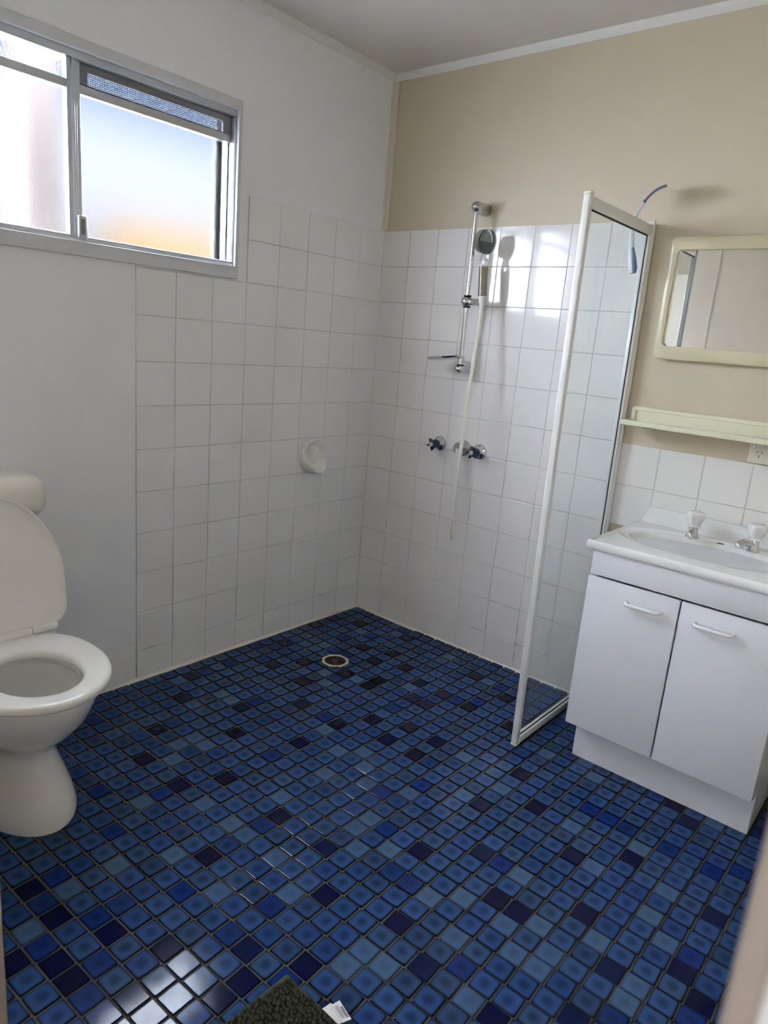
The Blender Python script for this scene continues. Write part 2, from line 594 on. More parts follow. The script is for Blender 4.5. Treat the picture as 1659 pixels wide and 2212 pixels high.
# sealant beads
def bead(name, p0, p1, n1, n2, s, label, mat='sealant'):
    p0, p1, n1, n2 = map(Vector, (p0, p1, n1, n2))
    rings = []
    N = 40
    for k in range(N + 1):
        p = p0.lerp(p1, k / N)
        w = s * (1 + random.uniform(-.18, .18))
        rings.append([p, p + n1 * w, p + (n1 + n2) * w * .42, p + n2 * w])
    o = rings_obj(name, rings, mat, None, 60)
    tag(o, label, 'trim', kind='structure')
bead('trim_4', (-.001, -2.19, -.003), (-.001, .0, -.003), (1, 0, 0), (0, 0, 1), .011, 'cream sealant bead where the floor meets the tiled window wall')
bead('trim_5', (0, .001, -.003), (XR, .001, -.003), (0, -1, 0), (0, 0, 1), .011, 'cream sealant bead where the floor meets the shower wall')
bead('trim_6', (-.001, .001, .01), (-.001, .001, LZ(12)), (1, 0, 0), (0, -1, 0), .005, 'thin white sealant line up the tiled corner')

# ------------------------------------------------------------------ wall tiles
tile_mesh = {}
def tile_me(w, h, mat):
    key = (round(w, 4), round(h, 4), mat)
    if key not in tile_mesh:
        bm = bmesh.new()
        # local: u right, v up, n outward ; from n=-TD to n=0
        b = .0016
        rr = []
        for ins, n in ((0, -TD), (0, -b), (b * .35, -b * .3), (b, 0)):
            x, y = w / 2 - ins, h / 2 - ins
            rr.append([(-x, -y, n), (x, -y, n), (x, y, n), (-x, y, n)])
        add_rings(bm, rr, False, True)
        bmesh.ops.recalc_face_normals(bm, faces=bm.faces)
        me = bpy.data.meshes.new('wall_tile')
        bm.to_mesh(me)
        bm.free()
        me.materials.append(M[mat])
        me.polygons.foreach_set('use_smooth', [False] * len(me.polygons))
        tile_mesh[key] = me
    return tile_mesh[key]

RW_L = Matrix(((0, 0, 1), (1, 0, 0), (0, 1, 0)))      # u -> +y, v -> +z, n -> +x
RW_R = Matrix(((1, 0, 0), (0, 0, -1), (0, 1, 0)))     # u -> +x, v -> +z, n -> -y
def lay_tile(parent, wall, a0, a1, z0, z1, mat, tilt=.0012):
    w, h = a1 - a0 - TG, z1 - z0 - TG
    me = tile_me(w, h, mat)
    o = bpy.data.objects.new('tile', me)
    COL.objects.link(o)
    o.parent = parent
    jit = Euler((random.gauss(0, tilt), random.gauss(0, tilt), 0)).to_matrix()
    n = random.uniform(-.0004, .0004)
    if wall == 'L':
        R, p = RW_L, Vector((n, (a0 + a1) / 2, (z0 + z1) / 2))
    else:
        R, p = RW_R, Vector(((a0 + a1) / 2, -n, (z0 + z1) / 2))
    o.matrix_world = Matrix.Translation(p) @ (R @ jit).to_4x4()
    return o

cl = [0, .1541] + [.1541 + T * i for i in range(1, 8)]      # distances from the corner, window wall
cr = [0, .1494] + [.1494 + T * i for i in range(1, 14)]     # along the shower wall
for i in range(8):
    for r in range(12):
        if r >= 10 and i >= 5: continue
        lay_tile(wall_left, 'L', -cl[i + 1], -cl[i], LZ(r), LZ(r + 1), 'painted_tile', .0006)
a = cl[8] + .004
while a < 2.18:
    b2 = min(a + .15, 2.196)
    lay_tile(wall_left, 'L', -b2, -a, 0, .153, 'painted_tile')
    a = b2
for i in range(8):
    for r in range(12):
        lay_tile(wall_right, 'R', cr[i], cr[i + 1], LZ(r), LZ(r + 1), 'wall_tile')
for i in range(8, 14):
    for r in (5, 6):
        lay_tile(wall_right, 'R', cr[i], cr[i + 1], LZ(r), LZ(r + 1), 'wall_tile')
# grout bed behind the joints
def grout(parent, wall, a0, a1, z0, z1):
    if wall == 'L':
        box('grout', -TD - .001, -.0022, -a1, -a0, z0, z1, 'wall_grout', parent)
    else:
        box('grout', a0, a1, .0022, TD + .001, z0, z1, 'wall_grout', parent)
grout(wall_left, 'L', 0, cl[8] - .001, 0, LZ(10))
grout(wall_left, 'L', 0, cl[5] - .001, LZ(10), LZ(12) - .001)
grout(wall_left, 'L', cl[8] + .004, 2.196, 0, .152)
grout(wall_right, 'R', 0, cr[8] - .001, 0, LZ(12) - .001)
grout(wall_right, 'R', cr[8], cr[14] - .001, LZ(5) + .001, LZ(7) - .001)
# panel joint on the wall the mirror shows
box('joint_strip', .803, .807, YB, YB + .004, 0, ZC, 'paint_trim', wall_back)

# ------------------------------------------------------------------ floor mosaic
KX = (0.0039523, 1.2295861, 0.0243912, 0.0098778, -0.0229391, -0.0113366)
KY = (-1.3786177, 0.0083320, 0.9075710, -0.0418338, 0.0104288, -0.0061571)
def grid(k, m):
    k, m = k / 20.0, m / 15.0
    v = (1, k, m, k * m, k * k, m * m)
    return sum(a * b for a, b in zip(KX, v)), sum(a * b for a, b in zip(KY, v))
DARK = {(0, 17), (1, 5), (1, 13), (2, 20), (3, 3), (3, 10), (4, 12), (5, 0), (5, 17), (6, 5), (6, 10), (6, 21), (7, -2), (7, 13), (7, 16), (7, 18), (8, 3), (8, 8), (9, 13), (9, 14), (9, 17), (10, -2), (11, 0), (11, 5), (11, 8), (11, 16), (12, -10), (12, 10), (12, 14), (13, 14), (13, 16), (13, 20), (14, -10), (14, 9), (14, 11), (15, -12), (15, -4), (15, 0), (15, 16), (16, -11), (16, -9), (16, 9), (16, 11), (16, 19), (17, -11), (18, -8), (18, 0), (18, 16), (19, -10), (20, -6), (20, -2), (21, -8), (21, -7), (21, 3), (21, 8), (21, 12), (22, -5), (23, -1), (23, 5), (23, 10), (25, -2), (25, 3), (26, 3), (26, 8), (28, -2), (28, 5), (28, 10), (28, 16), (29, 15), (30, 0), (30, 3), (32, 5), (32, 9), (33, 4)}
LIGHT = {(3, 19), (6, 12), (7, 0), (8, 13), (10, -4), (11, 7), (11, 15), (12, -2), (13, -9), (13, -7), (13, 6), (14, -11), (14, -5), (14, -2), (14, 1), (14, 4), (14, 7), (15, -2), (15, 6), (16, 5), (17, -5), (17, -2), (18, 3), (19, -3), (19, 1), (20, 2), (23, -4), (23, -3), (23, 1), (24, -3), (24, 2), (25, 0), (25, 5), (25, 10), (27, -2), (27, 1), (27, 3), (28, 2), (28, 11), (29, 4), (30, 7), (30, 9), (31, 2)}
DEEP = {(1, 8), (3, 17), (4, 19), (15, -11), (15, -8), (16, -6), (18, 7), (19, -6), (19, -4), (19, 3), (22, 1), (24, 5), (26, 12), (27, 12), (29, 12), (31, 12), (32, 13)}
# (colour, strength of the pooled glaze pattern)
TONES = [((.029, .074, .212), .95), ((.024, .065, .196), .95), ((.032, .080, .215), .85), ((.021, .058, .192), .9),
         ((.033, .075, .180), .95), ((.027, .068, .222), .9), ((.028, .060, .152), .95),
         ((.055, .112, .232), .45), ((.062, .120, .222), .4),       # 7, 8 pale
         ((.008, .028, .165), .7), ((.011, .034, .150), .7),        # 9, 10 deep
         ((.0030, .0055, .036), .12), ((.006, .006, .030), .12), ((.005, .011, .052), .12)]  # 11-13 near black
def tone_of(k, m):
    if (k, m) in DARK: return random.choice((11, 11, 12, 13))
    if (k, m) in LIGHT: return random.choice((7, 8))
    if (k, m) in DEEP: return random.choice((9, 10))
    r = random.random()
    if r < .025: return 7
    if r < .08: return random.choice((9, 10))
    if r < .10: return 6
    return random.choice((0, 0, 1, 2, 3, 4, 5, 6))

TS = .0536     # tile edge
def mosaic_rings(w, h):
    rr = []
    rc = .0016
    for ins, z in ((0.0, -.0035), (.0002, -.0014), (.0008, -.0005), (.0020, 0.0)):
        x, y = w / 2 - ins, h / 2 - ins
        c = rc
        rr.append([(-x + c, -y, z), (x - c, -y, z), (x, -y + c, z), (x, y - c, z), (x - c, y, z), (-x + c, y, z), (-x, y - c, z), (-x, -y + c, z)])
    return rr
def mosaic_data(w, h):
    rr = mosaic_rings(w, h)
    verts = [p for r in rr for p in r]
    faces = []
    for i in range(3):
        for j in range(8):
            faces.append((i * 8 + j, i * 8 + (j + 1) % 8, (i + 1) * 8 + (j + 1) % 8, (i + 1) * 8 + j))
    faces.append(tuple(range(24, 32)))
    return verts, faces
MV, MF = mosaic_data(TS, TS)
def finish_mosaic(me, cols, uvs):
    me.materials.append(M['mosaic'])
    uvl = me.uv_layers.new(name='UVMap')
    vi = [0] * len(me.loops)
    me.loops.foreach_get('vertex_index', vi)
    flat = []
    for v in vi: flat += uvs[v]
    uvl.data.foreach_set('uv', flat)
    at = me.attributes.new('tone', 'FLOAT_COLOR', 'POINT')
    fl = []
    for c in cols: fl += c
    at.data.foreach_set('color', fl)
    me.polygons.foreach_set('use_smooth', [False] * len(me.polygons))
UV1 = [(v[0] / TS + .5, v[1] / TS + .5) for v in MV]
tone_me = []
for c, s in TONES:
    me = bpy.data.meshes.new('mosaic_tile')
    me.from_pydata(MV, [], MF)
    finish_mosaic(me, [(*c, s)] * len(MV), UV1)
    tone_me.append(me)

def project(p):
    q = CR.transposed() @ (Vector(p) - CAM)
    return 829.5 + FPX * q.x / -q.z, 1106 - FPX * q.y / -q.z, -q.z

tiles = []
near_drain = []
DRAIN = Vector((.371, -.528, 0))
for k in range(-1, 38):
    for m in range(-17, 25):
        c = [grid(k + a, m + b) for a, b in ((.5, .5), (0, .5), (1, .5), (.5, 0), (.5, 1))]
        x, y = c[0]
        x0, x1, y0, y1 = c[1][0], c[2][0], c[3][1], c[4][1]
        gx, gy = (x1 - x0) - TS, (y1 - y0) - TS
        gx = max(gx, .0045); gy = max(gy, .0045)
        x0 += gx / 2; x1 -= gx / 2; y0 += gy / 2; y1 -= gy / 2
        X0, X1, Y0, Y1 = max(x0, .003), min(x1, XR - .003), max(y0, YB + .003), min(y1, -.003)
        if X1 - X0 < .012 or Y1 - Y0 < .012: continue
        cut = abs((X1 - X0) - (x1 - x0)) > .002 or abs((Y1 - Y0) - (y1 - y0)) > .002
        dv = Vector((x, y, 0)) - DRAIN
        if max(abs(dv.x), abs(dv.y)) < .085 and dv.length < .098:
            near_drain.append((k, m, X0, X1, Y0, Y1, dv))
            continue
        rot = math.atan2(c[2][1] - c[1][1], c[2][0] - c[1][0])
        tiles.append((k, m, (X0 + X1) / 2, (Y0 + Y1) / 2, X1 - X0, Y1 - Y0, rot, cut))
def hidden(x, y):
    if 1.33 < x < 1.85 and y < -1.65: return True          # mat
    if x > 1.37 and y > -.40 and x < 1.95: return True     # cabinet
    if x < .60 and -1.92 < y < -1.69: return True          # toilet foot
    if x < DX0 and y < -2.0: return True
    return False
scored = []
for i, t in enumerate(tiles):
    u, v, dz = project((t[2], t[3], 0))
    if t[7] or hidden(t[2], t[3]) or not (-10 < u < 1659 and 0 < v < 2225): continue
    if u > 1630 - (v - 1720) * .2: continue
    ang = (CAM.z / (CAM - Vector((t[2], t[3], 0))).length)
    scored.append((ang / dz ** 2, i))
scored.sort(reverse=True)
single = {i for _, i in scored[:300]}
bv, bf, bc, bu = [], [], [], []
for i, (k, m, x, y, w, h, rot, cut) in enumerate(tiles):
    tn = tone_of(k, m)
    tx, ty, tz = random.gauss(0, .006), random.gauss(0, .006), rot + random.gauss(0, .006)
    zz = random.uniform(-.0005, .0004)
    Rm = Euler((tx, ty, tz)).to_matrix()
    if i in single:
        o = bpy.data.objects.new('tile', tone_me[tn])
        COL.objects.link(o)
        o.parent = floor
        o.location = (x, y, zz)
        o.rotation_euler = (tx, ty, tz)
    else:
        if cut:
            V, F = mosaic_data(w, h)
        else:
            V, F = MV, MF
        n0 = len(bv)
        for v in V:
            p = Rm @ Vector(v)
            bv.append((p.x + x, p.y + y, p.z + zz))
        bf += [tuple(n0 + q for q in f) for f in F]
        bc += [(*TONES[tn][0], TONES[tn][1])] * len(V)
        bu += [(v[0] / w + .5, v[1] / h + .5) for v in V]
# tiles cut round the octagonal drain
for k, m, X0, X1, Y0, Y1, dv in near_drain:
    poly = [Vector((X0, Y0)), Vector((X1, Y0)), Vector((X1, Y1)), Vector((X0, Y1))]
    a = round(math.atan2(dv.y, dv.x) / (PI / 4)) * PI / 4
    nn = Vector((math.cos(a), math.sin(a)))
    off = nn.dot(Vector((DRAIN.x, DRAIN.y))) + .0590 * math.cos(PI / 8)
    out = []
    for q in range(4):
        A, B = poly[q], poly[(q + 1) % 4]
        da, db = nn.dot(A) - off, nn.dot(B) - off
        if da >= 0: out.append(A)
        if da * db < 0: out.append(A.lerp(B, da / (da - db)))
    if len(out) < 3: continue
    cen = sum(out, Vector((0, 0))) / len(out)
    area = abs(sum(out[q].x * out[(q + 1) % len(out)].y - out[(q + 1) % len(out)].x * out[q].y for q in range(len(out)))) / 2
    if area < 1e-4: continue
    tn = tone_of(k, m)
    n0, nq = len(bv), len(out)
    for sc_, z in ((1, -.0035), (1, -.0010), (.955, 0)):
        for p in out:
            q = cen + (p - cen) * sc_
            bv.append((q.x, q.y, z))
            bu.append(((q.x - X0) / (X1 - X0), (q.y - Y0) / (Y1 - Y0)))
            bc.append((*TONES[tn][0], TONES[tn][1]))
    for r in range(2):
        for q in range(nq):
            bf.append((n0 + r * nq + q, n0 + r * nq + (q + 1) % nq, n0 + (r + 1) * nq + (q + 1) % nq, n0 + (r + 1) * nq + q))
    bf.append(tuple(n0 + 2 * nq + q for q in range(nq)))
me = bpy.data.meshes.new('tile_field')
me.from_pydata(bv, [], bf)
finish_mosaic(me, bc, bu)
tf = link('tile_field', me, None, floor)
tf['kind'] = 'stuff'
tf['label'] = 'the smaller-showing blue mosaic tiles further off'

# ------------------------------------------------------------------ window
win = tag(empty('window_1', (0, -1.42, 1.5)), 'aluminium sliding window with frosted panes and small top lights above the toilet', 'window', kind='structure')
WP = []
def wbox(name, x0, x1, y0, y1, z0, z1, mat, bev=.001, par=None):
    o = box(name, x0, x1, y0, y1, z0, z1, mat, par or win, bev, 1)
    WP.append(o) if par is None else None
    return o
# painted timber surround
wbox('surround', -.13, .010, WY0 - .016, WY1 + .014, 2.052, 2.083, 'window_paint')
wbox('surround', -.13, .010, WY0 - .016, WY1 + .014, 1.490, 1.532, 'window_paint')
wbox('surround', -.13, .008, WY1, WY1 + .014, 1.532, 2.052, 'window_paint')
wbox('surround', -.13, .008, WY0 - .016, WY0, 1.532, 2.052, 'window_paint')
# aluminium tracks and jambs
wbox('track', -.07, -.004, WY0, WY1, 2.030, 2.052, 'aluminium')
wbox('track', -.07, -.006, WY0, WY1, 1.532, 1.543, 'aluminium')
wbox('track_lip', -.010, -.006, WY0, WY1, 1.543, 1.549, 'aluminium')
wbox('frame_jamb', -.07, -.006, WY1 - .010, WY1, 1.543, 2.030, 'aluminium')
wbox('frame_jamb', -.07, -.006, WY0, WY0 + .010, 1.543, 2.030, 'aluminium')
# meeting stiles
for y0, y1, x0, x1 in ((-1.430, -1.418, -.036, -.010), (-1.417, -1.409, -.036, -.004), (-1.408, -1.400, -.036, -.010), (-1.398, -1.386, -.052, -.018)):
    wbox('stile', x0, x1, y0, y1, 1.543, 2.030, 'aluminium')
# far pane set: right sash sits further out
def sash(ya, yb, xg, border, top_mat, mesh):
    wbox('transom', xg - .012, xg + .012, ya, yb, 1.948, 1.972, 'aluminium')
    wbox('sash_rail', xg - .012, xg + .010, ya, yb, 1.543, 1.551, 'aluminium')
    p = wbox('pane', xg - .002, xg + .002, ya, yb, 1.549, 1.950, 'frosted', 0)
    t = wbox('top_pane', xg - .002, xg + .002, ya, yb, 1.970, 2.032, top_mat, 0)
    if mesh:
        f = wbox('flyscreen', xg + .008, xg + .0085, ya + .028, yb - .03, 1.974, 2.012, 'insect_mesh', 0)
        for a, b, c, d in ((ya, yb, 2.010, 2.030), (ya, yb, 1.972, 1.976), (ya, ya + .03, 1.976, 2.010), (yb - .032, yb, 1.976, 2.010)):
            wbox('flyscreen_frame', xg + .004, xg + .012, a, b, c, d, 'screen_frame')
sash(-1.386, WY1 - .010, -.040, True, 'obscure', True)
sash(WY0 + .010, -1.430, -.022, False, 'obscure', False)
wbox('sash_stile', -.052, -.034, WY1 - .016, WY1 - .010, 1.543, 2.030, 'aluminium')
lt = wbox('latch', -.018, .012, -1.412, -1.386, 1.540, 1.606, 'aluminium', .002)
lt['label'] = 'grey latch at the foot of the meeting stile'
box('latch_slot', .0115, .0135, -1.406, -1.394, 1.551, 1.596, 'screen_frame', lt)
for c in win.children:
    c.location = Vector(c.location) - Vector(win.location)

# ------------------------------------------------------------------ outside
o = box('ground_outside', -30, -.2, -20, 20, -.4, -.3, 'concrete')
tag(o, 'pale paved ground outside the window', 'ground', kind='structure')
nb = thing('sky_screen_house', 'orange brick base under a dark wall added to screen the sky, blurred beyond the frosted pane', 'house', kind='structure')  # walls above and beside the brick are added to dim the view through the panes
box('upper_wall', -4.5, -4.2, -.7, 12, 2.1, 4.0, 'sky_screen_dark', nb)
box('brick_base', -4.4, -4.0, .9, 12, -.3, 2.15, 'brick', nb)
box('lower_wall', -4.5, -4.2, -.7, .9, -.3, 2.1, 'sky_screen_dark', nb)
box('sky_band', -4.3, -4.1, -.7, 12, 3.12, 4.0, 'sky_band_blue', nb)  # blue band added in place of the sky seen through the top panes
box('eave', -4.9, -3.8, -.9, 12.3, 4.0, 4.15, 'sky_screen_dark', nb)
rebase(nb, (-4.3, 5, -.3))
o = box('veranda_post', -.62, -.50, -1.345, -1.215, -.3, 2.9, 'timber', bev=.004)
tag(o, 'brown timber post outside the window, blurred behind the obscure top pane', 'post')

# ------------------------------------------------------------------ doorway
bm = bmesh.new()
dj = thing('door_1', 'open doorway with painted timber jambs at the edge of the picture', 'doorway', kind='structure')
box('jamb', DX1 - .012, DX1 + .02, YB2 - .004, YB + .006, 0, DZ, 'paint_door', dj, .004, 3)
box('jamb', DX0 - .02, DX0 + .002, YB2 - .004, YB + .006, 0, DZ, 'paint_door', dj, .002, 3)
box('head', DX0 - .02, DX1 + .02, YB2 - .004, YB + .006, DZ - .02, DZ + .02, 'paint_door', dj, .002)
box('architrave', DX1 - .002, DX1 + .055, YB2 - .020, YB2 - .002, 0, DZ + .05, 'paint_trim', dj, .006, 4)
box('architrave', DX0 - .06, DX0 - .004, YB2 - .020, YB2 - .002, 0, DZ + .05, 'paint_door', dj, .006, 4)
rebase(dj, ((DX0 + DX1) / 2, (YB + YB2) / 2, 0))

# ------------------------------------------------------------------ shower screen
scr = thing('shower_screen', 'clear glass shower panel in a slim white frame beside the vanity', 'shower screen')
SX = 1.218
W = .502
box('post', SX - .011, SX + .011, -W - .014, -W + .008, .004, 1.772, 'frame_white', scr, .004, 3)
box('top_rail', SX - .012, SX + .012, -W + .008, -.030, 1.735, 1.768, 'frame_white', scr, .003, 2)
box('bottom_rail', SX - .012, SX + .012, -W + .008, -.030, .004, .030, 'frame_white', scr, .003, 2)
box('wall_channel', SX - .016, SX + .016, -.018, -.0008, .004, 1.775, 'frame_white', scr, .002, 2)
box('side_stile', SX - .012, SX + .012, -.036, -.016, .004, 1.770, 'frame_white', scr, .002, 2)
g = link('glass', bpy.data.meshes.new('glass'), None, scr)
g.data.from_pydata([(SX, -W + .004, .025), (SX, -.028, .025), (SX, -.028, 1.74), (SX, -W + .004, 1.74)], [], [(0, 1, 2, 3)])
g.data.materials.append(M['shower_glass'])
for n, a in (('seal', (SX + .0012, SX + .0045, -W + .008, -.036, 1.731, 1.736)), ('seal', (SX + .0012, SX + .0045, -W + .008, -.036, .029, .033)), ('seal', (SX + .0012, SX + .0045, -.039, -.035, .03, 1.735))):
    box(n, *a, 'rubber_black', scr)
box('post_cap', SX - .012, SX + .012, -W - .015, -W + .009, 1.771, 1.779, 'shelf_plastic', scr, .003, 2)
box('post_foot', SX - .012, SX + .012, -W - .015, -W + .009, 0.0, .008, 'shelf_plastic', scr, .003, 2)
rebase(scr, (SX, -.25, 0))
scr.rotation_euler = (0, math.radians(-.45), 0)

# ------------------------------------------------------------------ shower rail and hand shower
RX, RY = .528, -.070
rail = thing('shower_rail', 'chrome vertical slide rail on the tiled shower wall', 'shower rail')
tube('bar', [(RX, RY, 1.215), (RX, RY, 1.855)], .0095, 'chrome', rail, 20)
for z, s in ((1.850, 1), (1.228, .86)):
    lathe('bracket', (RX, 0.0, z), (0, -1, 0), [(0.0, .024 * s), (.006, .0245 * s), (.055, .022 * s), (.072, .0215 * s), (.084, .017 * s), (.091, .009 * s), (.093, .001)], 'chrome_dull' if s == 1 else 'chrome', rail)
sl = lathe('slider', (RX - .022, RY - .002, 1.494), (1, 0, 0), [(0, .004), (.003, .014), (.012, .021), (.026, .0215), (.036, .017), (.040, .0135), (.075, .0135), (.088, .017), (.096, .0165), (.102, .010), (.104, .001)], 'chrome', rail)
lathe('slider_ring', (RX, RY, 1.470), (0, 0, 1), [(0, .0105), (0, .015), (.006, .015), (.006, .0105)], 'rubber_black', sl)
lathe('slider_ring', (RX, RY, 1.513), (0, 0, 1), [(0, .0105), (0, .015), (.006, .015), (.006, .0105)], 'rubber_black', sl)
rebase(rail, (RX, 0, 1.54))

hs = thing('hand_shower', 'clear plastic hand shower with brown filter beads and pale hose', 'hand shower')
A = Vector((.607, -.082, 1.490))
B = Vector((.590, -.082, 1.690))
ax = (B - A).normalized()
lathe('neck', A - ax * .02, ax, [(0, .009), (.03, .012), (.042, .0165), (.046, .0165)], 'white_plastic', hs, 20)
lathe('bead_cartridge', A + ax * .028, ax, [(0, .0005), (0, .0155), (.108, .0155), (.108, .0005)], 'beads', hs, 20)
lathe('handle_tube', A + ax * .024, ax, [(0, .014), (.003, .0175), (.128, .0185), (.142, .0165), (.150, .011), (.172, .009), (.185, .010)], 'clear_plastic', hs, 24)
nrm = Vector((.96, -.16, -.12)).normalized()
hc = B + ax * .030
hd = lathe('head', hc - nrm * .022, nrm, [(0, .008), (.002, .034), (.008, .043), (.030, .0455), (.038, .046), (.041, .041), (.0405, .001)], 'clear_plastic', hs, 36)
lathe('head_rim', hc - nrm * .022, nrm, [(.034, .0462), (.0405, .0468), (.0425, .0445), (.0425, .0395), (.038, .0395)], 'clear_plastic', hd, 36)
# grey spray disc: lower half
a1, b1 = frame_for(nrm)
up = (Vector((0, 0, 1)) - nrm * nrm.z).normalized()
sd = up.cross(nrm).normalized()
pc = hc + nrm * .0085
pts = [pc + sd * (.038 * math.cos(t)) - up * (.038 * math.sin(t)) for t in [PI * i / 20 for i in range(21)]]
rings_obj('spray_plate', [pts, [p + nrm * .006 for p in pts]], 'head_grey', hd, 30)
lathe('backing', hc - nrm * .016, nrm, [(0, .0005), (0, .036), (.004, .036), (.004, .0005)], 'grey_plastic', hd, 32)
hose_pts = [A - ax * .018, (.611, -.086, 1.43), (.614, -.095, 1.374), (.622, -.13, 1.138), (.633, -.155, .935), (.635, -.165, .765), (.628, -.155, .615), (.615, -.13, .547), (.606, -.11, .525), (.591, -.085, .544), (.572, -.066, .64), (.557, -.055, .758), (.548, -.05, .836), (.546, -.05, .868)]
tube('hose', smooth_path(hose_pts, 8), .0072, 'hose_plastic', hs, 12)
rebase(hs, (.60, -.08, 1.47))

# soap tray clipped on the bar
tr = thing('soap_tray', 'small chrome soap tray clipped to the foot of the slide rail', 'soap tray')
rings = []
prof = [(1.0, .010), (.93, .0115), (.86, .004), (.6, .0), (.2, -.001)]
NS = 32
bm = bmesh.new()
def ov(s, z, dz=0):
    out = []
    for k in range(NS):
        t = 2 * PI * k / NS
        x = RX - .062 + .088 * s * math.cos(t)
        y = RY - .022 + .055 * s * math.sin(t)
        out.append((x, y, 1.262 + z + dz + (x - RX + .062) * .13))
    return out
rr = [ov(.2, -.001), ov(.6, 0), ov(.86, .004), ov(.97, .0105), ov(1.0, .0105), ov(1.0, .0075), ov(.87, .0005), ov(.6, -.003), ov(.2, -.004)]
rings_obj('dish', rr, 'chrome', tr, 60)
lathe('collar', (RX, RY, 1.246), (0, 0, 1), [(0, .0098), (0, .0145), (.034, .0145), (.034, .0098)], 'chrome', tr, 24)
lathe('collar_ring', (RX, RY, 1.240), (0, 0, 1), [(0, .0098), (0, .0152), (.006, .0152), (.006, .0098)], 'rubber_black', tr, 24)
rebase(tr, (RX, RY, 1.25))

# ------------------------------------------------------------------ wall taps and outlet
def shower_tap(x, z, rot, label):
    t = thing('shower_tap', label, 'tap', 'blue star-handled shower taps')
    lathe('flange', (x, 0, z), (0, -1, 0), [(0, .0335), (.003, .0335), (.010, .030), (.016, .020), (.020, .0155), (.034, .0150), (.034, .001)], 'chrome', t, 32)
    n = 60
    rings = []
    for yy, amp, r0 in ((-.022, .0, .0150), (-.028, .0, .0170), (-.040, .0015, .0185), (-.050, .0045, .0200), (-.055, .0075, .0215), (-.060, .0080, .0215), (-.064, .0068, .0200), (-.066, .004, .0150), (-.0662, .0, .0085)):
        ring = []
        for k in range(n):
            a = 2 * PI * k / n
            c = .5 + .5 * math.cos(5 * (a + rot))
            r = r0 - amp + 2 * amp * c ** 2.2
            ring.append((x + r * math.cos(a), yy, z + r * math.sin(a)))
        rings.append(ring)
    h = rings_obj('handle', rings, 'navy_plastic', t, 50)
    lathe('button', (x, -.0655, z), (0, -1, 0), [(0, .0095), (.003, .0095), (.0045, .0075), (.0048, .001)], 'grey_plastic', h, 24)
    rebase(t, (x, 0, z))
    return t
shower_tap(.418, .897, .3, 'dark blue star-handled shower tap nearer the tiled corner')
shower_tap(.626, .893, .75, 'dark blue star-handled shower tap nearer the glass screen')
ot = thing('shower_outlet', 'round chrome hose outlet between the two blue shower taps', 'hose outlet')
lathe('rosette', (.545, 0, .897), (0, -1, 0), [(0, .034), (.008, .034), (.012, .031), (.014, .027), (.042, .027), (.047, .025), (.048, .001)], 'chrome_dull', ot, 36)
lathe('elbow', (.546, -.05, .885), (0, 0, -1), [(-.012, .008), (.004, .009), (.026, .008), (.030, .007)], 'white_plastic', ot, 18)
rebase(ot, (.545, 0, .897))

# ------------------------------------------------------------------ shell soap holder on the window wall
def shell():
    cy, cz = -.376, .797
    NT, NR = 96, 20
    verts, faces = [], []
    def outline(t):
        # t: 0 = up, clockwise ; scalloped fan above, rounded cup below
        c = math.cos(t)
        base = .076
        if c > -.25:
            k = max(0, min(1, (c + .25) / .5))
            base += .0032 * k * math.cos(t * 10)
        else:
            base *= 1 - .05 * (-c - .25)
        return base * (1 - .10 * abs(math.sin(t)) ** 2)
    def height(rho, t):
        up = math.cos(t)
        rim = .020 + .036 * max(0, -up + .15) ** .8
        bowl = .006
        s = max(0, min(1, (rho - .62) / .26))
        s = s * s * (3 - 2 * s)
        h = bowl + (rim - bowl) * s
        if rho > .9:
            q = (rho - .9) / .1
            h -= rim * .55 * q * q
        # ribs fan out from the foot of the shell
        yy, zz = rho * math.sin(t), rho * math.cos(t) + .62
        ang = math.atan2(yy, zz)
        rr = math.hypot(yy, zz)
        if zz > 0:
            h += .0036 * math.cos(ang * 15) * max(0, min(1, (rr - .25) * 1.6)) * (1 if rho < .9 else (1 - rho) * 10)
        return h
    for i in range(NR + 1):
        rho = i / NR
        for k in range(NT):
            t = 2 * PI * k / NT
            R = outline(t)
            verts.append((height(rho, t), cy + rho * R * math.sin(t), cz + rho * R * math.cos(t)))
    for k in range(NT):
        t = 2 * PI * k / NT
        R = outline(t) * 1.0
        verts.append((.0, cy + R * math.sin(t), cz + R * math.cos(t)))
    for i in range(NR + 1):
        for k in range(NT):
            a, b = i * NT + k, i * NT + (k + 1) % NT
            faces.append((a, b, b + NT, a + NT))
    me = bpy.data.meshes.new('shell_soap_holder')
    me.from_pydata(verts, [], faces)
    bm = bmesh.new()
    bm.from_mesh(me)
    bmesh.ops.remove_doubles(bm, verts=bm.verts, dist=1e-5)
    bmesh.ops.recalc_face_normals(bm, faces=bm.faces)
    bm.to_mesh(me)
    bm.free()
    o = link('shell_soap_holder', me, 'shell_glaze', None, 60)
    return o
tag(shell(), 'white ceramic scallop shell soap holder on the tiled window wall', 'soap holder')

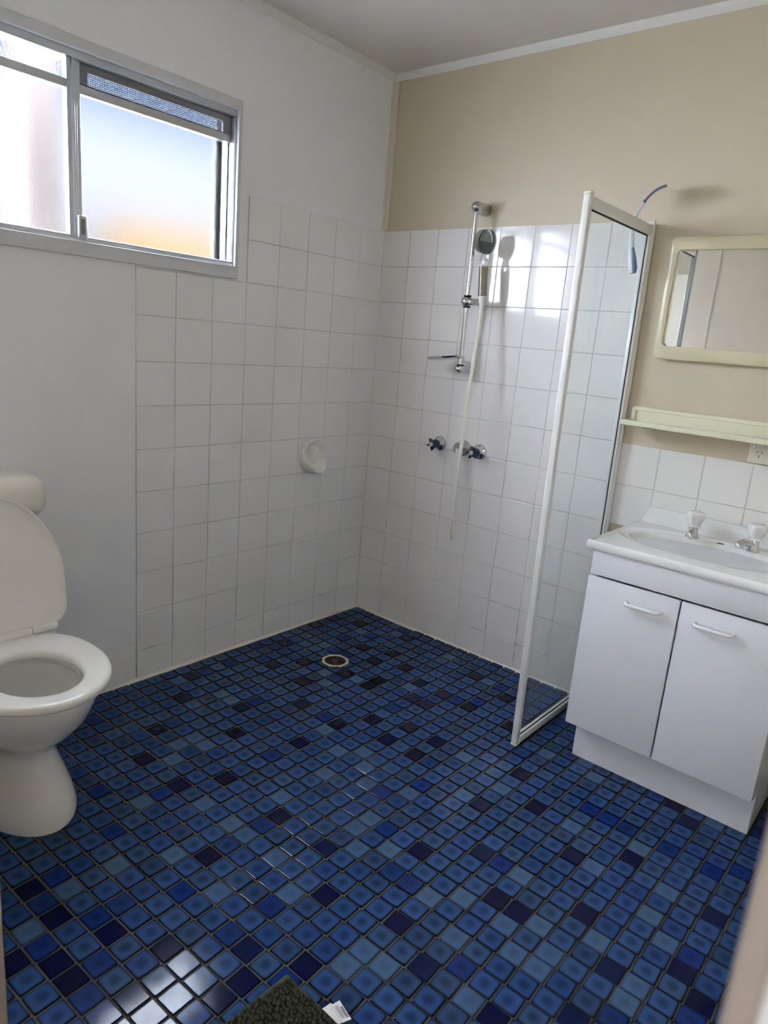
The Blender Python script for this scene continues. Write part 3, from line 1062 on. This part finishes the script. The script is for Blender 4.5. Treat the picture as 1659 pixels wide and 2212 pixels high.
# ------------------------------------------------------------------ floor drain
dr = thing('floor_drain', 'octagonal brass floor drain with a black round grate', 'drain')
def ngon(r, n, z, ph=0, c=DRAIN):
    return [(c.x + r * math.cos(2 * PI * k / n + ph), c.y + r * math.sin(2 * PI * k / n + ph), z) for k in range(n)]
bm = bmesh.new()
n = 64
def octo(r, z):
    out = []
    for k in range(n):
        a = 2 * PI * k / n
        q = (a + PI / 8) % (PI / 4) - PI / 8
        rr = r * math.cos(PI / 8) / math.cos(q)
        out.append((DRAIN.x + rr * math.cos(a), DRAIN.y + rr * math.sin(a), z))
    return out
rings_obj('rim', [octo(.0595, -.003), octo(.0595, .0025), octo(.0585, .0032), ngon(.0465, n, .0032), ngon(.045, n, .001), ngon(.045, n, -.003)], 'brass', dr, 40, False, False)
o = rings_obj('well', [ngon(.0455, 48, -.0028), ngon(.0455, 48, -.0022)], 'rubber_black', dr, 40)
gr = bmesh.new()
add_rings(gr, [ngon(.0452, 48, -.002), ngon(.0452, 48, .0015), ngon(.040, 48, .0015), ngon(.040, 48, -.002)], False, False)
add_rings(gr, [ngon(.010, 24, -.002), ngon(.010, 24, .0015)])
for k in range(18):
    a = 2 * PI * k / 18
    d = Vector((math.cos(a), math.sin(a), 0))
    s = Vector((-d.y, d.x, 0)) * .0016
    p0, p1 = DRAIN + d * .009, DRAIN + d * .0415
    add_rings(gr, [[p0 - s + Vector((0, 0, -.002)), p0 + s + Vector((0, 0, -.002)), p0 + s + Vector((0, 0, .0012)), p0 - s + Vector((0, 0, .0012))],
                   [p1 - s * 1.8 + Vector((0, 0, -.002)), p1 + s * 1.8 + Vector((0, 0, -.002)), p1 + s * 1.8 + Vector((0, 0, .0012)), p1 - s * 1.8 + Vector((0, 0, .0012))]])
bm_obj('grate', gr, 'black_grate', dr, 40)
rebase(dr, (DRAIN.x, DRAIN.y, 0))

# ------------------------------------------------------------------ toilet
TY = -1.80
def oval(xb, xf, b, z, n=64, e_back=2.0, yc=TY, cxf=None):
    """egg outline: xb..xf along x, half width b"""
    cx = xb + (xf - xb) * (.46 if cxf is None else cxf)
    out = []
    for k in range(n):
        t = 2 * PI * k / n
        c, s = math.cos(t), math.sin(t)
        if c >= 0:
            x = cx + (xf - cx) * c
            y = b * s
        else:
            e = 2.0 / e_back
            x = cx - (cx - xb) * abs(c) ** e
            y = b * (1 if s >= 0 else -1) * abs(s) ** e
        out.append((x, yc + y, z))
    return out
toilet = thing('toilet', 'white ceramic toilet with its seat down and lid raised', 'toilet')
pan_r = [oval(.16, .594, .124, .0, e_back=3), oval(.16, .595, .125, .010, e_back=3), oval(.165, .585, .116, .05, e_back=3), oval(.17, .558, .098, .11, e_back=3),
         oval(.175, .533, .083, .16, e_back=3), oval(.175, .524, .082, .190, e_back=3), oval(.17, .530, .090, .205, e_back=3), oval(.16, .560, .118, .228, e_back=3),
         oval(.15, .600, .143, .262, e_back=2.6), oval(.14, .640, .162, .305, e_back=2.6), oval(.13, .666, .174, .350, e_back=2.6), oval(.12, .682, .180, .385, e_back=2.6), oval(.12, .684, .180, .396, e_back=2.6), oval(.125, .680, .176, .400, e_back=2.6),
         oval(.33, .632, .118, .400), oval(.33, .634, .119, .394), oval(.320, .640, .126, .388), oval(.320, .640, .126, .374), oval(.326, .636, .121, .369), oval(.302, .650, .142, .366), oval(.312, .632, .134, .33), oval(.33, .585, .112, .28), oval(.35, .525, .080, .24), oval(.375, .495, .055, .215), oval(.40, .465, .025, .205)]
rings_obj('pan', pan_r, 'ceramic', toilet, 60)
# chin moulding between bowl and pedestal
# seat
def seat_rings():
    o = []
    for ins, z in ((.010, .4015), (.002, .404), (.0, .410), (.0, .416), (.003, .422), (.012, .4255)):
        o.append(oval(.262 + ins, .702 - ins, .190 - ins, z, e_back=2.6))
    for ins, z in ((.010, .4255), (.003, .421), (.0, .414), (.0, .406), (.004, .4015)):
        o.append(oval(.375 - ins, .640 + ins, .103 + ins, z, cxf=.5))
    return o
seat = rings_obj('seat', seat_rings(), 'seat_plastic', toilet, 60, closed=True)
# raised lid: local s along the lid from the hinge, tilted back
hp = Vector((.270, TY, .428))
tip = Vector((.196, TY, .822))
ld = (tip - hp)
Ll = ld.length
ld.normalize()
nl = Vector((ld.z, 0, -ld.x)).normalized()       # faces the room
def lid_ring(ins, off):
    out = []
    n = 72
    hw, sm = .203 - ins, .38
    s_mid = Ll * sm
    for k in range(n):
        t = 2 * PI * k / n
        c, s = math.cos(t), math.sin(t)
        if c >= 0:
            u = s_mid + (Ll - ins - s_mid) * c
            y = hw * s
        else:
            e = 2 / 8.0
            u = s_mid - (s_mid - ins) * abs(c) ** e
            q = 1 - .12 * abs(c) ** 1.3
            y = hw * q * (1 if s >= 0 else -1) * abs(s) ** e
        p = hp + ld * u + nl * off
        out.append((p.x, TY + y, p.z))
    return out
lid = rings_obj('lid', [lid_ring(.06, -.016), lid_ring(.02, -.014), lid_ring(.004, -.008), lid_ring(0, 0), lid_ring(.001, .006), lid_ring(.004, .0068), lid_ring(.007, .005), lid_ring(.012, .0015), lid_ring(.03, -.002), lid_ring(.08, -.004)], 'seat_plastic', toilet, 60)
lathe('hinge_bar', (.278, TY - .088, .433), (0, 1, 0), [(0, .001), (0, .0125), (.176, .0125), (.176, .001)], 'seat_plastic', lid, 24)
for s in (-1, 1):
    lathe('hinge_knuckle', (.278, TY + s * .090, .433), (0, s, 0), [(0, .001), (0, .0125), (.066, .0125), (.072, .009), (.073, .001)], 'seat_plastic', lid, 24)
rebase(toilet, (.38, TY, 0))

cis = thing('toilet_cistern', 'cream plastic toilet cistern on the wall behind the raised lid', 'cistern')
box('tank', .0005, .150, TY - .185, TY + .185, .440, .735, 'cistern_plastic', cis, .020, 4)
box('cover', .0005, .172, TY - .212, TY + .205, .728, .852, 'cistern_plastic', cis, .045, 6)
lathe('flush_button', (.09, TY, .848), (0, 0, 1), [(0, .026), (.006, .026), (.008, .022), (.0085, .001)], 'cistern_plastic', cis, 28)
lathe('flush_pipe', (.075, TY, .27), (0, 0, 1), [(0, .02), (.175, .02)], 'cistern_plastic', cis, 20)
rebase(cis, (.08, TY, .44))

# ------------------------------------------------------------------ vanity
VX0, VX1 = 1.372, 1.940
VF = -.452            # cabinet face behind the doors
van = thing('vanity_cabinet', 'white laminate vanity cabinet with two doors under the basin', 'vanity')
bm = bmesh.new()
add_box(bm, VX0 + .004, VX0 + .020, VF + .002, -.010, .138, .742)
add_box(bm, VX0 + .020, VX1 - .018, VF + .002, -.010, .138, .154)
add_box(bm, VX0 + .020, VX1 - .018, -.026, -.010, .154, .742)
bm_obj('carcass', bm, 'laminate', van)
bm = bmesh.new()
add_box(bm, VX1 - .016, VX1, VF + .002, -.010, .138, .742)
add_box(bm, VX1 - .016, VX1, -.388, -.010, .0005, .138)
bm_obj('end_panel', bm, 'laminate', van)
box('fascia', VX0, VX1 - .001, VF - .018, VF, .664, .748, 'laminate', van, .002, 2)
box('kickboard', VX0 + .012, VX1, -.405, -.388, .0005, .137, 'laminate', van, .001, 1)
XM = 1.653
for x0, x1, hx0, hx1, g in ((VX0 - .004, XM - .002, 1.500, 1.605, 0), (XM + .003, VX1, 1.702, 1.806, 1)):
    d = box('door', x0, x1, VF - .018, VF, .143, .657, 'laminate', van, .002, 2)
    zh = .606
    yf = VF - .018
    path = [(hx0, yf + .002, zh), (hx0, yf - .010, zh), (hx0 + .005, yf - .021, zh), (hx0 + .016, yf - .026, zh), (hx1 - .016, yf - .026, zh), (hx1 - .005, yf - .021, zh), (hx1, yf - .010, zh), (hx1, yf + .002, zh)]
    h = tube('handle', smooth_path(path, 4), .0062, 'white_plastic', d, 14)
    h['label'] = 'white plastic bow handle'
rebase(van, (1.655, -.23, 0))

# basin top
BX0, BX1, BY0, BY1, BZ = 1.350, 1.962, -.482, -.004, .768
bas = thing('vanity_basin', 'white moulded vanity top with an oval basin and low splashback', 'basin')
ECX, ECY, EA, EB = 1.656, -.232, .262, .132
def top_z(x, y):
    d = math.hypot((x - ECX) / EA, (y - ECY) / EB)
    z = BZ
    # gentle raised ring round the bowl
    if d < 1.18:
        q = max(0, min(1, (1.18 - d) / .12))
        z -= .006 * q * q * (3 - 2 * q)
    if d < 1.0:
        q = 1 - d
        s = max(0, min(1, q / .55))
        z -= .128 * (1 - (1 - s) ** 2.2)
    e = min(x - BX0, BX1 - x, y - BY0)
    if e < .012:
        z += .004 * math.sin(PI * min(1, max(0, e) / .012)) if e > 0 else 0
    return z
NXg, NYg = 120, 84
bm = bmesh.new()
def axis_pts(a, b, n):
    pts = [a + (b - a) * i / n for i in range(n + 1)]
    return sorted(set([round(p, 5) for p in pts] + [round(a + v, 5) for v in (.003, .006, .009, .012)] + [round(b - v, 5) for v in (.003, .006, .009, .012)]))
XS = axis_pts(BX0, BX1, NXg)
YS = axis_pts(BY0, BY1, NYg)
vg = [[bm.verts.new((x, y, top_z(x, y) - (.003 if (x in (XS[0], XS[-1]) or y == YS[0]) else 0))) for y in YS] for x in XS]
for i in range(len(XS) - 1):
    for j in range(len(YS) - 1):
        bm.faces.new((vg[i][j], vg[i + 1][j], vg[i + 1][j + 1], vg[i][j + 1]))
# skirt: roll the edge down 22 mm
bl = [vg[i][0] for i in range(len(XS))] + [vg[-1][j] for j in range(1, len(YS))] + [vg[i][-1] for i in range(len(XS) - 2, -1, -1)] + [vg[0][j] for j in range(len(YS) - 2, 0, -1)]
prev = bl
for dz, out in ((.010, .0008), (.019, .0006), (.022, -.002), (.022, -.014)):
    ring = []
    for v in bl:
        nx = -1 if abs(v.co.x - BX0) < 1e-5 else (1 if abs(v.co.x - BX1) < 1e-5 else 0)
        ny = -1 if abs(v.co.y - BY0) < 1e-5 else (1 if abs(v.co.y - BY1) < 1e-5 else 0)
        ring.append(bm.verts.new((v.co.x + nx * out, v.co.y + ny * min(out, 0), BZ - dz)))
    for k in range(len(bl)):
        bm.faces.new((prev[k], prev[(k + 1) % len(bl)], ring[(k + 1) % len(bl)], ring[k]))
    prev = ring
bm_obj('top', bm, 'acrylic', bas, 50)
# splashback with a coved foot and a sloping end
rings = []
for k in range(33):
    x = BX0 + .004 + (BX1 - BX0 - .008) * k / 32
    rings.append(x)
def sb_ring(x, h, dy=0):
    prof = [(-.002, .0), (-.050, .0), (-.040, .003), (-.030, .009), (-.0245, .018), (-.022, .030), (-.0205, max(.036, h - .004)), (-.017, h), (-.002, h)]
    return [(x, p[0] + BY1 + .002, BZ - .003 + min(p[1], h)) for p in prof]
rr = []
for x, h in [(BX0 + .001, .004), (BX0 + .006, .012), (BX0 + .012, .028), (BX0 + .016, .044), (BX0 + .020, .052), (BX0 + .026, .055), (BX1 - .026, .055), (BX1 - .016, .044), (BX1 - .006, .012), (BX1 - .001, .004)]:
    rr.append(sb_ring(x, h))
rings_obj('splashback', rr, 'acrylic', bas, 50)
lathe('plug_hole', (ECX, ECY + .01, BZ - .1335), (0, 0, 1), [(0, .001), (0, .024), (.003, .022), (.002, .016), (.001, .001)], 'chrome', bas, 28)
oh = lathe('spare_tap_hole', (1.638, -.082, BZ - .0075), (0, 0, 1), [(0, .013), (.0035, .013), (.0035, .001)], 'rubber_black', bas, 24)
oh['label'] = 'dark empty tap hole between the taps'
# small plain piece under the lip ties the top to the cabinet
box('underframe', VX0 + .02, VX1 - .02, BY0 + .03, -.03, .742, .7465, 'laminate', bas)
rebase(bas, (1.656, -.24, .745))

def basin_tap(x, y, ang, label):
    t = thing('basin_tap', label, 'tap', 'white-handled basin taps')
    z = BZ - .0065
    lathe('body', (x, y, z), (0, 0, 1), [(0, .023), (.003, .0235), (.006, .021), (.020, .0165), (.032, .0155), (.040, .014), (.040, .001)], 'chrome', t, 28)
    d = Vector((math.cos(ang), math.sin(ang), 0))
    p = Vector((x, y, z))
    pts = [p + d * .004 + Vector((0, 0, .020)), p + d * .020 + Vector((0, 0, .027)), p + d * .036 + Vector((0, 0, .030)), p + d * .048 + Vector((0, 0, .027)), p + d * .055 + Vector((0, 0, .019)), p + d * .056 + Vector((0, 0, .012))]
    tube('spout', smooth_path(pts, 4), [.0125] * 9 + [.0135] * 12, 'chrome', t, 18) if False else tube('spout', smooth_path(pts, 4), .0125, 'chrome', t, 18)
    lathe('bonnet', (x, y, z + .038), (0, 0, 1), [(0, .012), (0, .019), (.006, .019), (.010, .015), (.016, .015)], 'white_plastic', t, 24)
    n = 48
    rings = []
    for h, r0, amp in ((.046, .012, 0), (.047, .0185, .0005), (.056, .0225, .0018), (.070, .0262, .0034), (.078, .0270, .0040), (.085, .0255, .0036), (.089, .0205, .002), (.0895, .012, 0)):
        ring = []
        for k in range(n):
            a = 2 * PI * k / n
            r = r0 + amp * math.cos(4 * a + .6)
            ring.append((x + r * math.cos(a), y + r * math.sin(a), z + h))
        rings.append(ring)
    hn = rings_obj('handle', rings, 'white_plastic', t, 50)
    lathe('index_button', (x, y, z + .089), (0, 0, 1), [(0, .011), (.0018, .011), (.0026, .009), (.0026, .001)], 'white_plastic', hn, 20)
    rebase(t, (x, y, z))
basin_tap(1.548, -.092, math.radians(-78), 'white-handled chrome basin tap nearer the shower screen')
basin_tap(1.735, -.086, math.radians(-125), 'white-handled chrome basin tap under the power socket')

# ------------------------------------------------------------------ mirror cabinet, shelf, socket
mc = thing('mirror_cabinet', 'cream plastic framed mirror cabinet with sliding mirrors above the shelf', 'mirror')
MX0, MX1, MZ0, MZ1 = 1.289, 2.020, 1.333, 1.729
def rrect(x0, x1, z0, z1, r, y, n=8):
    out = []
    for cx, cz, a0 in ((x1 - r, z1 - r, 0), (x0 + r, z1 - r, 90), (x0 + r, z0 + r, 180), (x1 - r, z0 + r, 270)):
        for k in range(n + 1):
            a = math.radians(a0 + 90 * k / n)
            out.append((cx + r * math.cos(a), y, cz + r * math.sin(a)))
    return out
IX0, IX1, IZ0, IZ1 = MX0 + .026, MX1 - .026, MZ0 + .044, MZ1 - .042
rings_obj('frame', [rrect(MX0 + .002, MX1 - .002, MZ0 + .002, MZ1 - .002, .018, .004), rrect(MX0, MX1, MZ0, MZ1, .020, -.020), rrect(MX0 + .001, MX1 - .001, MZ0 + .001, MZ1 - .001, .019, -.025), rrect(MX0 + .004, MX1 - .004, MZ0 + .004, MZ1 - .004, .017, -.0275),
                    rrect(IX0 - .004, IX1 + .004, IZ0 - .004, IZ1 + .004, .018, -.0275), rrect(IX0 - .001, IX1 + .001, IZ0 - .001, IZ1 + .001, .016, -.0265), rrect(IX0, IX1, IZ0, IZ1, .015, -.024), rrect(IX0, IX1, IZ0, IZ1, .015, -.004)], 'cream_plastic', mc, 40, False, False)
rings_obj('back', [rrect(MX0 + .006, MX1 - .006, MZ0 + .006, MZ1 - .006, .015, .0035), rrect(MX0 + .006, MX1 - .006, MZ0 + .006, MZ1 - .006, .015, -.003)], 'cream_plastic', mc, 40)
def mirror_pane(name, x0, x1, y, r0):
    b = bmesh.new()
    add_box(b, x0, x1, y, y + .004, IZ0 - .004, IZ1 + .004)
    return bm_obj(name, b, 'mirror', mc)
mirror_pane('rear_mirror', IX0 - .003, 1.70, -.010, 0)
f = mirror_pane('sliding_mirror', 1.376, IX1 + .003, -.018, 0)
box('edge_strip', 1.3715, 1.3765, -.0205, -.0135, IZ0 - .003, IZ1 + .003, 'screen_frame', f)
rebase(mc, (1.655, 0, MZ0))

sh = thing('wall_shelf', 'cream plastic shelf with a raised back between mirror and basin', 'shelf')
rings_obj('back_plate', [rrect(1.243, 1.905, 1.100, 1.163, .012, .004), rrect(1.243, 1.905, 1.100, 1.163, .012, -.008), rrect(1.246, 1.902, 1.103, 1.160, .010, -.010), rrect(1.256, 1.892, 1.112, 1.152, .006, -.010), rrect(1.259, 1.889, 1.115, 1.149, .005, -.005)], 'shelf_plastic', sh, 40)
box('tray', 1.250, 1.900, -.124, .004, 1.103, 1.113, 'shelf_plastic', sh, .0035, 3)
box('front_lip', 1.251, 1.899, -.124, -.117, 1.108, 1.1205, 'shelf_plastic', sh, .0030, 3)
box('end_lip', 1.250, 1.256, -.120, -.012, 1.108, 1.1190, 'shelf_plastic', sh, .0025, 3)
box('end_lip', 1.894, 1.900, -.120, -.012, 1.108, 1.1190, 'shelf_plastic', sh, .0025, 3)
rebase(sh, (1.575, 0, 1.1))

so = thing('power_socket', 'cream double power socket on the wall under the shelf', 'power socket')
box('plate', 1.647, 1.764, -.011, .004, 1.030, 1.098, 'socket_plastic', so, .003, 2)
for x in (1.676, 1.735):
    sw = box('switch', x - .021, x - .009, -.0145, -.010, 1.076, 1.092, 'white_plastic', so, .002, 2)
    for (dx, dz, a) in ((-.0065, .003, 30), (.0065, .003, -30), (0, -.011, 0)):
        s = box('slot', -.001, .001, -.0006, .0006, -.0042, .0042, 'rubber_black', so)
        s.location = (x + dx + .004, -.0112, 1.064 + dz)
        s.rotation_euler = (0, math.radians(a), 0)
rebase(so, (1.705, 0, 1.03))

# ------------------------------------------------------------------ back scrubber hooked over the screen
br = thing('bath_scrubber', 'long white and blue bath scrubber hooked over the shower screen top', 'scrubber')
hp_ = [(1.216, -.100, 1.604), (1.211, -.100, 1.625), (1.204, -.100, 1.655), (1.196, -.100, 1.685), (1.193, -.100, 1.710), (1.191, -.100, 1.735)]
hp_ = [(x - .012, y, z) for x, y, z in hp_]
tube('handle', smooth_path(hp_, 5), [.0095, .011, .0125, .014, .0148, .015, .0148, .0144, .014, .0136, .013, .0125, .012, .0115, .011, .0105, .010, .0095, .009, .0087, .0085, .0082, .008, .008, .008, .0078], 'brush_white', br, 18)
gp = [(x + .008, y - .006, z) for x, y, z in hp_[0:4]]
tube('grip', smooth_path(gp, 4), [.005, .007, .008, .009, .009, .009, .009, .0085, .008, .007, .006, .005, .004], 'brush_blue', br, 14)
nk = [(1.179, -.100, 1.735), (1.178, -.100, 1.765), (1.183, -.100, 1.785), (1.194, -.100, 1.810), (1.206, -.100, 1.829)]
tube('neck', smooth_path(nk, 5), .0045, 'brush_white', br, 12)
rings = []
hd_path = smooth_path([(1.203, -.100, 1.826), (1.216, -.100, 1.843), (1.234, -.100, 1.859), (1.254, -.100, 1.869), (1.270, -.100, 1.873)], 4)
for i, p in enumerate(hd_path):
    q = i / (len(hd_path) - 1)
    hw = .010 + .040 * min(1, q * 2.2) ** .7
    if q > .8: hw *= 1 - (q - .8) * 1.2
    a = hd_path[max(i - 1, 0)]
    b = hd_path[min(i + 1, len(hd_path) - 1)]
    d = (b - a).normalized()
    wd = Vector((-.345, .92, .18)).normalized()
    nn = d.cross(wd).normalized()
    th = .0035 if q > .1 else .005
    rings.append([p + wd * (hw * e) + nn * (th * f) for e, f in ((-1, -.4), (-.6, -1), (.6, -1), (1, -.4), (1, .4), (.6, 1), (-.6, 1), (-1, .4))])
rings_obj('paddle', rings, 'brush_blue', br, 50)
rebase(br, (1.19, -.1, 1.604))

# ------------------------------------------------------------------ bath mat
mat_o = thing('bath_mat', 'dark olive chenille bath mat with a bobbled pile', 'bath mat')
MXA, MYA, MW, MH = 0.0, 0.0, .52, .42
bm = bmesh.new()
add_box(bm, 0, MW, -MH, 0, .001, .008, .003, 2)
bm_obj('backing', bm, 'mat_edge', mat_o, 40)
pile = bmesh.new()
ico = bmesh.new()
bmesh.ops.create_icosphere(ico, subdivisions=1, radius=1)
iv = [v.co.copy() for v in ico.verts]
ifc = [[v.index for v in f.verts] for f in ico.faces]
ico.free()
pv, pf = [], []
stp = .0088
ny = int((MH - .016) / stp)
nx = int((MW - .016) / stp)
for i in range(nx):
    for j in range(ny):
        cx = .012 + i * stp + random.uniform(-.003, .003) + (j % 2) * stp * .5
        cy = -.012 - j * stp + random.uniform(-.003, .003)
        if cx > MW - .008: continue
        r = random.uniform(.0044, .0060)
        h = random.uniform(.9, 1.5)
        tx, ty = random.uniform(-.35, .35), random.uniform(-.35, .35)
        n0 = len(pv)
        for v in iv:
            pv.append((cx + v.x * r + tx * v.z * r, cy + v.y * r + ty * v.z * r, .0115 + random.uniform(-.0005, .0005) + v.z * r * h))
        pf += [[n0 + q for q in f] for f in ifc]
me = bpy.data.meshes.new('pile')
me.from_pydata(pv, [], pf)
po = link('pile', me, 'mat_fabric', mat_o, 180)
po['kind'] = 'stuff'
po['label'] = 'bobbled dark olive chenille pile'
# sewn-in care label
def care(name, pts, z, mat, par):
    rr = [[(p[0], p[1], z + p[2]) for p in pts], [(p[0], p[1], z + .0006 + p[2]) for p in pts]]
    return rings_obj(name, rr, mat, par, 20)
tg = care('care_label', [(.108, -.004, .0), (.150, -.008, .0), (.160, .012, .001), (.112, .022, .001)], .004, 'tag_white', mat_o)
tg2 = care('care_label', [(.117, .018, .003), (.160, .008, .003), (.167, .025, .004), (.122, .036, .004)], .004, 'tag_white', mat_o)
mat_o.location = (1.338, -1.662, 0)
mat_o.rotation_euler = (0, 0, math.radians(-1.5))
# flat loop with printed bars, lying beside the edge of the mat
def quad_strip(name, a, b, c, d, z, mat, par):
    bmx = bmesh.new()
    vs = [bmx.verts.new((p[0], p[1], p[2] + z)) for p in (a, b, c, d)]
    bmx.faces.new(vs)
    return bm_obj(name, bmx, mat, par)
P00, P10, P11, P01 = [Vector(p) for p in ((.117, .018, .007), (.160, .008, .007), (.167, .025, .008), (.122, .036, .008))]
def onlab(u, v): return P00.lerp(P10, u).lerp(P01.lerp(P11, u), v)
bmx = bmesh.new()
u = .30
while u < .88:
    w = random.choice((.012, .018, .026))
    q = [onlab(u, .62), onlab(u + w, .62), onlab(u + w, .90), onlab(u, .90)]
    vs = [bmx.verts.new(p + Vector((0, 0, .0011))) for p in q]
    bmx.faces.new(vs)
    u += w + random.choice((.014, .02))
for v0 in (.16, .24, .32, .40, .48):
    u1 = random.uniform(.7, .9)
    q = [onlab(.16, v0), onlab(u1, v0), onlab(u1, v0 + .03), onlab(.16, v0 + .03)]
    bmx.faces.new([bmx.verts.new(p + Vector((0, 0, .0011))) for p in q])
bp_ = bm_obj('barcode_print', bmx, 'ink', tg2)
